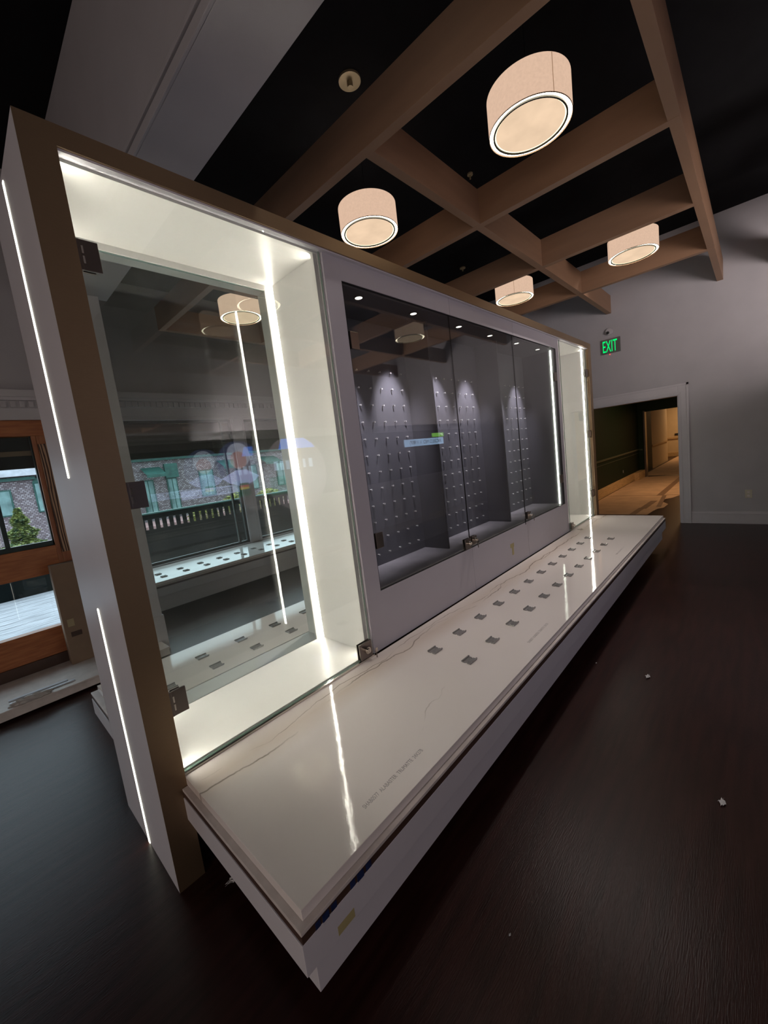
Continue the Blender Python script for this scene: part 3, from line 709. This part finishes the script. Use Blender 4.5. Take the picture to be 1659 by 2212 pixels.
# three doors
for (xa, xb, hx, sd) in ((1.730, 2.836, 1.745, 1), (2.840, 3.950, None, 1), (3.954, 5.108, 5.06, -1)):
    g = MB().box(xa, xb, 1.764, 1.772, 0.828, 2.682).build('glass_door', MT['glass'], C)
    for q_ in ((xa - 0.0006, xa), (xb, xb + 0.0006)):
        e = MB().box(*q_, 1.764, 1.772, 0.828, 2.682).build('polished_edge', MT['black'], None)
        e.parent = g; e.data.transform(Matrix.Translation(-C.location))
    if hx:
        for z in (2.36, 1.142):
            hh = MB().box(min(hx, hx + sd * 0.055), max(hx, hx + sd * 0.055), 1.753, 1.763, z - 0.05, z + 0.05).box(min(hx - sd * 0.013, hx), max(hx - sd * 0.013, hx), 1.75, 1.79, z - 0.05, z + 0.05).build('hinge', MT['bronze'], None, 0.002)
            hh.parent = g; hh.data.transform(Matrix.Translation(-C.location))
    if xa < 2: lock(g, 2.785, 0.872, 0.042, 1.742)
    elif xa < 3:
        lock(g, 2.884, 0.880, 0.036, 1.742)
        for px_ in (3.925,):
            bb = MB().box(px_ - 0.003, px_ + 0.003, 1.755, 1.763, 0.80, 0.86).build('stop_pin', MT['black'], None); bb.parent = g; bb.data.transform(Matrix.Translation(-C.location))
    else: lock(g, 4.012, 0.880, 0.038, 1.742)
# downlights
for x in (1.944, 2.503, 3.12, 3.664, 4.242, 4.80):
    f = MB().tube((x, 1.85, dz1 - 0.008), 0.034, 0.024, 0.008, 24).build('downlight', MT['chrome'], C)
    b_ = MB().cyl((x, 1.85, dz1 - 0.003), 0.023, 0.004, 'z', 20).build('lens', em('downlight_lens', (1, 0.97, 0.95), 3.0) if 'downlight_lens' not in bpy.data.materials else bpy.data.materials['downlight_lens'], None)
    b_.parent = f; b_.data.transform(Matrix.Translation(-C.location))
    l = bpy.data.lights.new('downlight_beam', 'SPOT'); l.energy = SPOT_W; l.spot_size = math.radians(46); l.spot_blend = 0.8; l.shadow_soft_size = 0.02
    l.color = (0.92, 0.86, 1.0)
    lo = bpy.data.objects.new('downlight_beam', l); COL.objects.link(lo); lo.location = (x, 1.85, dz1 - 0.014)
    lo.rotation_euler = (math.radians(21), 0, 0)
    lo.parent = C; lo.location = Vector(lo.location) - C.location

# pegboards with chrome pegs
def pegboard(x0, x1, cols, lab):
    t = empty('pegboard', ((x0 + x1) / 2, 2.175, dz0), lab, 'pegboard', 'pegboards in the dark case')
    MB().box(x0, x1, 2.160, 2.179, dz0 + 0.001, dz1 - 0.001).build('board', MT['dark'], t)
    first = None
    for cx_ in cols:
        for r in range(12):
            z = 2.311 - 0.1266 * r
            if first is None:
                first = MB().cyl((0, -0.008, 0), 0.0045, 0.016, 'y', 10).cyl((0, -0.017, 0), 0.0066, 0.004, 'y', 12).build('peg', MT['peg'], None, smooth=False)
                q = first
            else:
                q = first.copy(); COL.objects.link(q)
            q.parent = t; q.location = Vector((cx_, 2.160, z)) - t.location
D = 0.1252
pegboard(1.729, 2.733, [2.139 + D * i for i in range(-2, 5)], 'left charcoal pegboard in the dark case, nearest the lit case')
pegboard(2.757, 3.907, [3.14 + D * i for i in range(-2, 6)], 'middle charcoal pegboard between the two dividers')
pegboard(3.931, 5.073, [4.386 + D * i for i in range(-2, 6)], 'right charcoal pegboard beside the end light strip')

# ---- base under the counter
def base(yf, yb, sgn, e=0.0):
    # yf: outer face, yb: inner
    a = lambda y0, y1: (min(y0, y1), max(y0, y1))
    MB().box(0.422 - e, 6.33, *a(yf, yb), 0.403, 0.416).build('tray', MT['tray'], C, 0.002)
    MB().box(0.424 - e, 6.328, *a(yf + sgn * 0.002, yb), 0.376, 0.403).build('dark_gap', MT['brown'], C)
    MB().box(0.420 - e, 6.33, *a(yf, yb), 0.276, 0.376).build('apron', MT['white'], C, 0.0015)
    MB().box(0.468, 6.28, *a(yf + sgn * 0.035, yb), 0.135, 0.276).build('lower_block', MT['white'], C, 0.0015)
    MB().box(0.60, 6.15, *a(yf + sgn * 0.42, yb), 0.0, 0.135).build('plinth', MT['black'], C)
base(0.902, 1.729, 1)
base(3.085, 2.451, -1, 0.052)

# ================================================================== STONE COUNTERS
s1 = MB().box(0.443, 6.306, 0.922, 1.742, 0.417, ZS)
slab = s1.build('stone_counter', MT['stone'], None, 0.0015); tag(slab, 'white veined stone counter in front of the cabinet', 'stone counter', 'stone counters on the cabinet')
s2 = MB().box(0.405, 6.306, 2.452, 3.062, 0.417, ZS)
o = s2.build('stone_counter', MT['stone'], None, 0.0015); tag(o, 'white veined stone counter on the window side of the cabinet', 'stone counter', 'stone counters on the cabinet')
mw = Matrix.Translation((0.775, 1.005, ZS + 0.0003))
t = text_mesh('printed_mark', 'SHAB0577  ALABASTER  TRUMATTE  24X27B', 0.026, MT['ink'], mw, None, 0.0001, 0.66, 1.0); t.parent = slab
for x, mt in ((2.17, 'inkfaint'), (4.25, 'inkfaint')):
    t = text_mesh('printed_mark', 'SHAB0577  ALABASTER  TRUMATTE  24X27B', 0.026, MT[mt], Matrix.Translation((x, 1.005, ZS + 0.0003)), None, 0.0001, 0.60, 1.0); t.parent = slab

# ---- clips on the counters
def make_clip():
    m = MB()
    m.prism([(-0.036, -0.029), (0.036, -0.029), (0.036, -0.005), (0.031, -0.003), (0.031, 0.004), (0.036, 0.006), (0.036, 0.029), (-0.036, 0.029), (-0.036, 0.006), (-0.030, 0.003), (-0.030, -0.004), (-0.036, -0.006)], 0, 0.005)
    m.box(-0.038, 0.038, 0.023, 0.030, 0.005, 0.011).box(-0.038, 0.038, -0.030, -0.023, 0.005, 0.011).cyl((-0.022, 0.0, 0.006), 0.004, 0.003, 'z', 10).cyl((0.022, 0.0, 0.006), 0.004, 0.003, 'z', 10)
    return m.build('mounting_clip', MT['acrylic'], None, 0.001)
clip0 = make_clip()
spare = [clip0]
ORD = ['first', 'second', 'third', 'fourth', 'fifth', 'sixth', 'seventh', 'eighth', 'ninth', 'tenth', 'eleventh', 'twelfth']
def clip(x, y, lab, group, ang=0.0):
    if spare: o = spare.pop()
    else:
        o = clip0.copy(); COL.objects.link(o)
    o.location = (x, y, ZS); o.rotation_euler = (0, 0, ang)
    tag(o, lab, 'mounting clip', group)
for k in range(12):
    clip(1.8153 + 0.2777 * k, 1.448, 'clear plastic clip, cabinet-side row of the front counter, %s from the camera' % ORD[k], 'clips on the front counter', random.uniform(-0.05, 0.05))
    clip(1.8153 + 0.2777 * k, 1.208, 'clear plastic clip, outer row of the front counter, %s from the camera' % ORD[k], 'clips on the front counter', random.uniform(-0.05, 0.05))
for k in range(5):
    clip(0.672 + 0.2877 * k, 2.574, 'clear plastic clip seen through the glass, cabinet-side row, %s from the left' % ORD[k], 'clips on the rear counter')
    clip(0.672 + 0.2877 * k, 2.803, 'clear plastic clip seen through the glass, outer row, %s from the left' % ORD[k], 'clips on the rear counter')
for k in range(9):
    clip(1.703 + 0.2877 * k, 5.79, 'clip on the window counter, room-side row, %s from the left' % ORD[k], 'clips on the window counter')
    clip(1.708 + 0.2877 * k, 6.03, 'clip on the window counter, window-side row, %s from the left' % ORD[k], 'clips on the window counter')

# ---- keys
def keyring(x, y, z, lab, flat):
    kx = empty('key_bunch', (x, y, z), lab, 'keys', 'keys in the case locks')
    if flat:
        for a in (0.2, -0.5, 0.9):
            m = MB().box(0, 0.045, -0.004, 0.004, 0, 0.002).cyl((0.052, 0, 0.001), 0.011, 0.002, 'z', 16)
            o = m.build('key', MT['chrome'], None); o.parent = kx; o.rotation_euler = (0, 0, -PI / 2 + a)
        o = MB().tube((0, 0, 0), 0.012, 0.0105, 0.002, 20).build('ring', MT['chrome'], None); o.parent = kx
    else:
        o = MB().box(-0.003, 0.003, -0.004, 0, -0.05, 0).cyl((0, -0.002, -0.01), 0.010, 0.003, 'y', 16).build('key', MT['bronze'], None); o.parent = kx
        o = MB().box(-0.010, 0.010, -0.006, -0.004, -0.012, 0.012).build('tag', MT['chrome'], None); o.parent = kx
keyring(2.872, 1.712, 0.872, 'key hanging from the paired locks of the dark case', False)
keyring(4.03, 1.712, 0.872, 'key hanging from the far lock of the dark case', False)
keyring(1.573, 1.712, 0.505, 'key stub in the lock of the near lit case', False)
keyring(5.30, 1.690, ZS + 0.001, 'small bunch of keys lying by the far lit case', True)

# ---- tape, film, scraps
o = MB().box(3.545, 3.625, PY - 0.001, PY, 0.64, 0.68).box(3.575, 3.612, PY - 0.0015, PY, 0.565, 0.645).build('tape_scrap', MT['masking'])
tag(o, 'yellowed masking tape scrap on the white panel under the dark case', 'tape', 'tape scraps on the cabinet')
o = MB().box(0.535, 0.60, 0.9012, 0.902, 0.285, 0.315).build('tape_scrap', MT['masking'])
tag(o, 'faint yellow tape residue on the apron near the counter corner', 'tape', 'tape scraps on the cabinet')
for (a, b_, z0, z1, lab) in ((0.468, 0.545, 0.374, 0.397, 'blue printed film scrap in the counter gap nearest the corner'), (0.60, 0.69, 0.376, 0.400, 'blue printed film scrap in the counter gap farther from the corner')):
    o = MB().box(a, a + (b_ - a) * 0.22, 0.903, 0.9135, z0, z1).box(a + (b_ - a) * 0.32, a + (b_ - a) * 0.62, 0.902, 0.9135, z0 - 0.008, z1).box(a + (b_ - a) * 0.74, b_, 0.903, 0.9135, z0, z1).build('film_scrap', MT['blue'])
    tag(o, lab, 'film scrap', 'blue film scraps')
def scrap(x, y, s_, lab, z=0.0):
    bm = bmesh.new(); bmesh.ops.create_grid(bm, x_segments=6, y_segments=4, size=1)
    for v in bm.verts:
        v.co = Vector((x + v.co.x * s_ * (1 + 0.5 * math.sin(5 * v.co.y)), y + v.co.y * s_ * 0.45 * (1 + 0.6 * math.cos(4 * v.co.x)), z + 0.002 + abs(math.sin(4 * v.co.x + 3 * v.co.y)) * s_ * 0.35))
    r = bmesh.ops.solidify(bm, geom=bm.faces[:], thickness=0.0008)
    mb = MB(); mb.bm = bm
    tag(mb.build('floor_scrap', MT['scrap']), lab, 'scrap', 'scraps on the floor')
scrap(2.90, 0.54, 0.022, 'small pale scrap on the floor beside the counter')
scrap(2.005, 0.115, 0.020, 'pale curled scrap on the floor at the right')
scrap(0.50, 1.60, 0.022, 'clear plastic scrap on the floor under the counter corner')
scrap(2.92, 0.86, 0.007, 'tiny pale crumb on the floor near the counter edge')
scrap(1.01, 0.62, 0.005, 'tiny pale crumb on the floor at the bottom')

# ================================================================== DRUM LAMPS
def make_lamp():
    r, h = 0.253, 0.205
    root = bpy.data.objects.new('drum_lamp', None); COL.objects.link(root); root.empty_display_size = 0.1
    P = lambda mb, n_, m_, sm_=False: mb.build(n_, m_, root, smooth=sm_)
    P(MB().tube((0, 0, 0.006), r, r - 0.004, h), 'shade', MT['shade'])
    P(MB().tube((0, 0, 0.002), r + 0.0006, r - 0.003, 0.004), 'shade_hem', MT['papertape'])
    P(MB().tube((0, 0, 0.010), r - 0.0045, r - 0.026, 0.004), 'bright_rim', MT['ring'])
    P(MB().tube((0, 0, 0.000), r - 0.026, r - 0.036, 0.012), 'metal_ring', MT['black'])
    P(MB().tube((0, 0, 0.008), r - 0.036, r - 0.044, 0.004), 'inner_rim', MT['ringin'])
    P(MB().cyl((0, 0, 0.011), r - 0.044, 0.006, 'z', 64), 'diffuser', MT['diff'])
    P(MB().box(-0.002, 0.002, -r - 0.0012, -r + 0.001, 0.006, h + 0.006), 'seam', MT['seam'])
    P(MB().cyl((0, 0, h + 0.003), r - 0.006, 0.004, 'z', 48), 'top_cap', MT['tray'])
    P(MB().cyl((0, 0, h + 0.005 + (CH - 3.625 - h) / 2), 0.0025, CH - 3.625 - h - 0.01, 'z', 8), 'stem', MT['black'])
    return root
lamp0 = make_lamp(); first = True
LAMPS = [(2.90, 1.07, 'largest lit drum lamp, in the coffer above the counter', 0.62), (2.885, 2.515, 'lit drum lamp over the middle of the bronze frame', 2.4), (5.80, 1.06, 'lit drum lamp farthest right, near the end wall', 2.6), (5.78, 2.50, 'smallest lit drum lamp, far end beyond the frame', 1.15),
         (2.875, 4.83, 'lit drum lamp seen through the near lit case', 2.0), (5.8, 4.83, 'lit drum lamp over the window counter, behind the cabinet', 2.0),
         (2.87, -0.87, 'lit drum lamp mirrored in the near case glass', 1.0), (5.78, -0.87, 'lit drum lamp mirrored in the dark case doors', 1.0)]
for (x, y, lab, rz) in LAMPS:
    o = lamp0 if first else copy_tree(lamp0); first = False
    o.location = (x, y, 3.625); o.rotation_euler = (0, 0, -rz); tag(o, lab, 'drum lamp', 'drum lamps in the ceiling coffers')

# ================================================================== SCREEN OPPOSITE (seen mirrored in the glass)
SY = -1.13
par = MB().box(1.0, 7.8, SY - 0.35, SY - 0.06, 0.0, 2.20)
struct('wall_partition', par, MT['white'], label='low partition carrying the wide screen', cat='partition')
struct('trim_partition_ledge', MB().box(1.0, 7.8, SY - 0.06, SY + 0.35, 0.43, 0.465), MT['tray'], 0.002)
sc = empty('wide_screen', (4.4, SY, 1.25), 'wide black screen whose banners mirror in the glass', 'screen')
MB().box(1.15, 7.65, SY - 0.06, SY, 1.25, 2.08).build('screen_body', MT['black'], sc, 0.004)
def flat(pts, mat, name, d, par=None):
    o = MB().prism_y(pts, SY, SY + d).build(name, mat, sc)
    return o
def rect(a, b_, c_, d_): return [(a, c_), (b_, c_), (b_, d_), (a, d_)]
def disc(cx, cz, r, ztop=2.07, n_=40):
    return [(cx + r * math.cos(2 * PI * i / n_), min(ztop, cz + r * math.sin(2 * PI * i / n_))) for i in range(n_)]
E_ = lambda nm, c, k=1.0: em(nm, c, SCREEN_E * k)
bar = E_('screen_banner_blue', (0.45, 0.68, 1.0), 1.1)
blk = MT['black']
flat(rect(5.62, 6.86, 1.80, 1.93), bar, 'banner', 0.002)
flat(rect(6.49, 6.885, 1.945, 2.022), E_('screen_tag_green', (0.35, 0.9, 0.12), 0.8), 'banner', 0.002)
flat(rect(1.69, 2.37, 1.455, 1.552), E_('screen_banner_pale', (0.50, 0.60, 0.95), 0.9), 'banner', 0.002)
def stext(body, xs, z, size, sx):
    mw_ = Matrix.Translation((xs, SY + 0.0026, z)) @ Matrix.Rotation(PI, 4, 'Z') @ Matrix.Rotation(PI / 2, 4, 'X')
    return text_mesh('banner_text', body, size, blk, mw_, sc, 0.0004, sx)
stext('WORLD NO. 1 (1987)', 6.79, 1.832, 0.105, 1.02)
stext('STEFANIE GRAF', 2.29, 1.478, 0.075, 0.86)
for i, c_ in enumerate(((0.02, 0.02, 0.02), (0.8, 0.03, 0.03), (1.0, 0.65, 0.03))):
    flat(rect(2.385, 2.50, 1.532 - 0.026 * i, 1.558 - 0.026 * i), E_('screen_flag_%d' % i, c_, 0.8), 'flag_band', 0.004)
# generic portrait in a ring
flat(disc(2.43, 1.79, 0.285), E_('screen_disc_backdrop', (0.10, 0.12, 0.30), 0.5), 'picture_disc', 0.002)
flat(disc(2.43, 1.90, 0.150), E_('screen_hair', (0.62, 0.66, 0.85), 0.9), 'picture_hair', 0.003)
flat(disc(2.42, 1.84, 0.105), E_('screen_face', (0.80, 0.40, 0.40), 0.7), 'picture_face', 0.004)
flat([(2.18, 1.64), (2.26, 1.575), (2.43, 1.51), (2.60, 1.575), (2.66, 1.63), (2.50, 1.72), (2.36, 1.72)], E_('screen_jacket', (0.50, 0.56, 1.0), 1.2), 'picture_jacket', 0.003)
# generic building in the large disc
flat(disc(3.24, 1.60, 0.51), E_('screen_building', (0.45, 0.36, 0.38), 0.5), 'picture_disc', 0.002)
flat([(3.0, 1.93), (3.6, 1.93), (3.55, 1.99), (3.42, 2.068), (3.06, 2.068)], E_('screen_sky', (0.12, 0.28, 1.0), 1.6), 'picture_sky', 0.003)
for (a, b_) in ((2.90, 2.96), (2.99, 3.05), (3.08, 3.14), (3.36, 3.40), (3.46, 3.52)):
    flat(rect(a, b_, 1.66, 1.78), E_('screen_lit_window', (0.7, 0.8, 1.0), 1.2) if 'screen_lit_window' not in bpy.data.materials else bpy.data.materials['screen_lit_window'], 'picture_window', 0.003)
flat(rect(2.80, 3.05, 1.34, 1.58), E_('screen_hedge', (0.15, 0.40, 0.25), 0.5), 'picture_hedge', 0.003)

print('objects', len(bpy.data.objects))
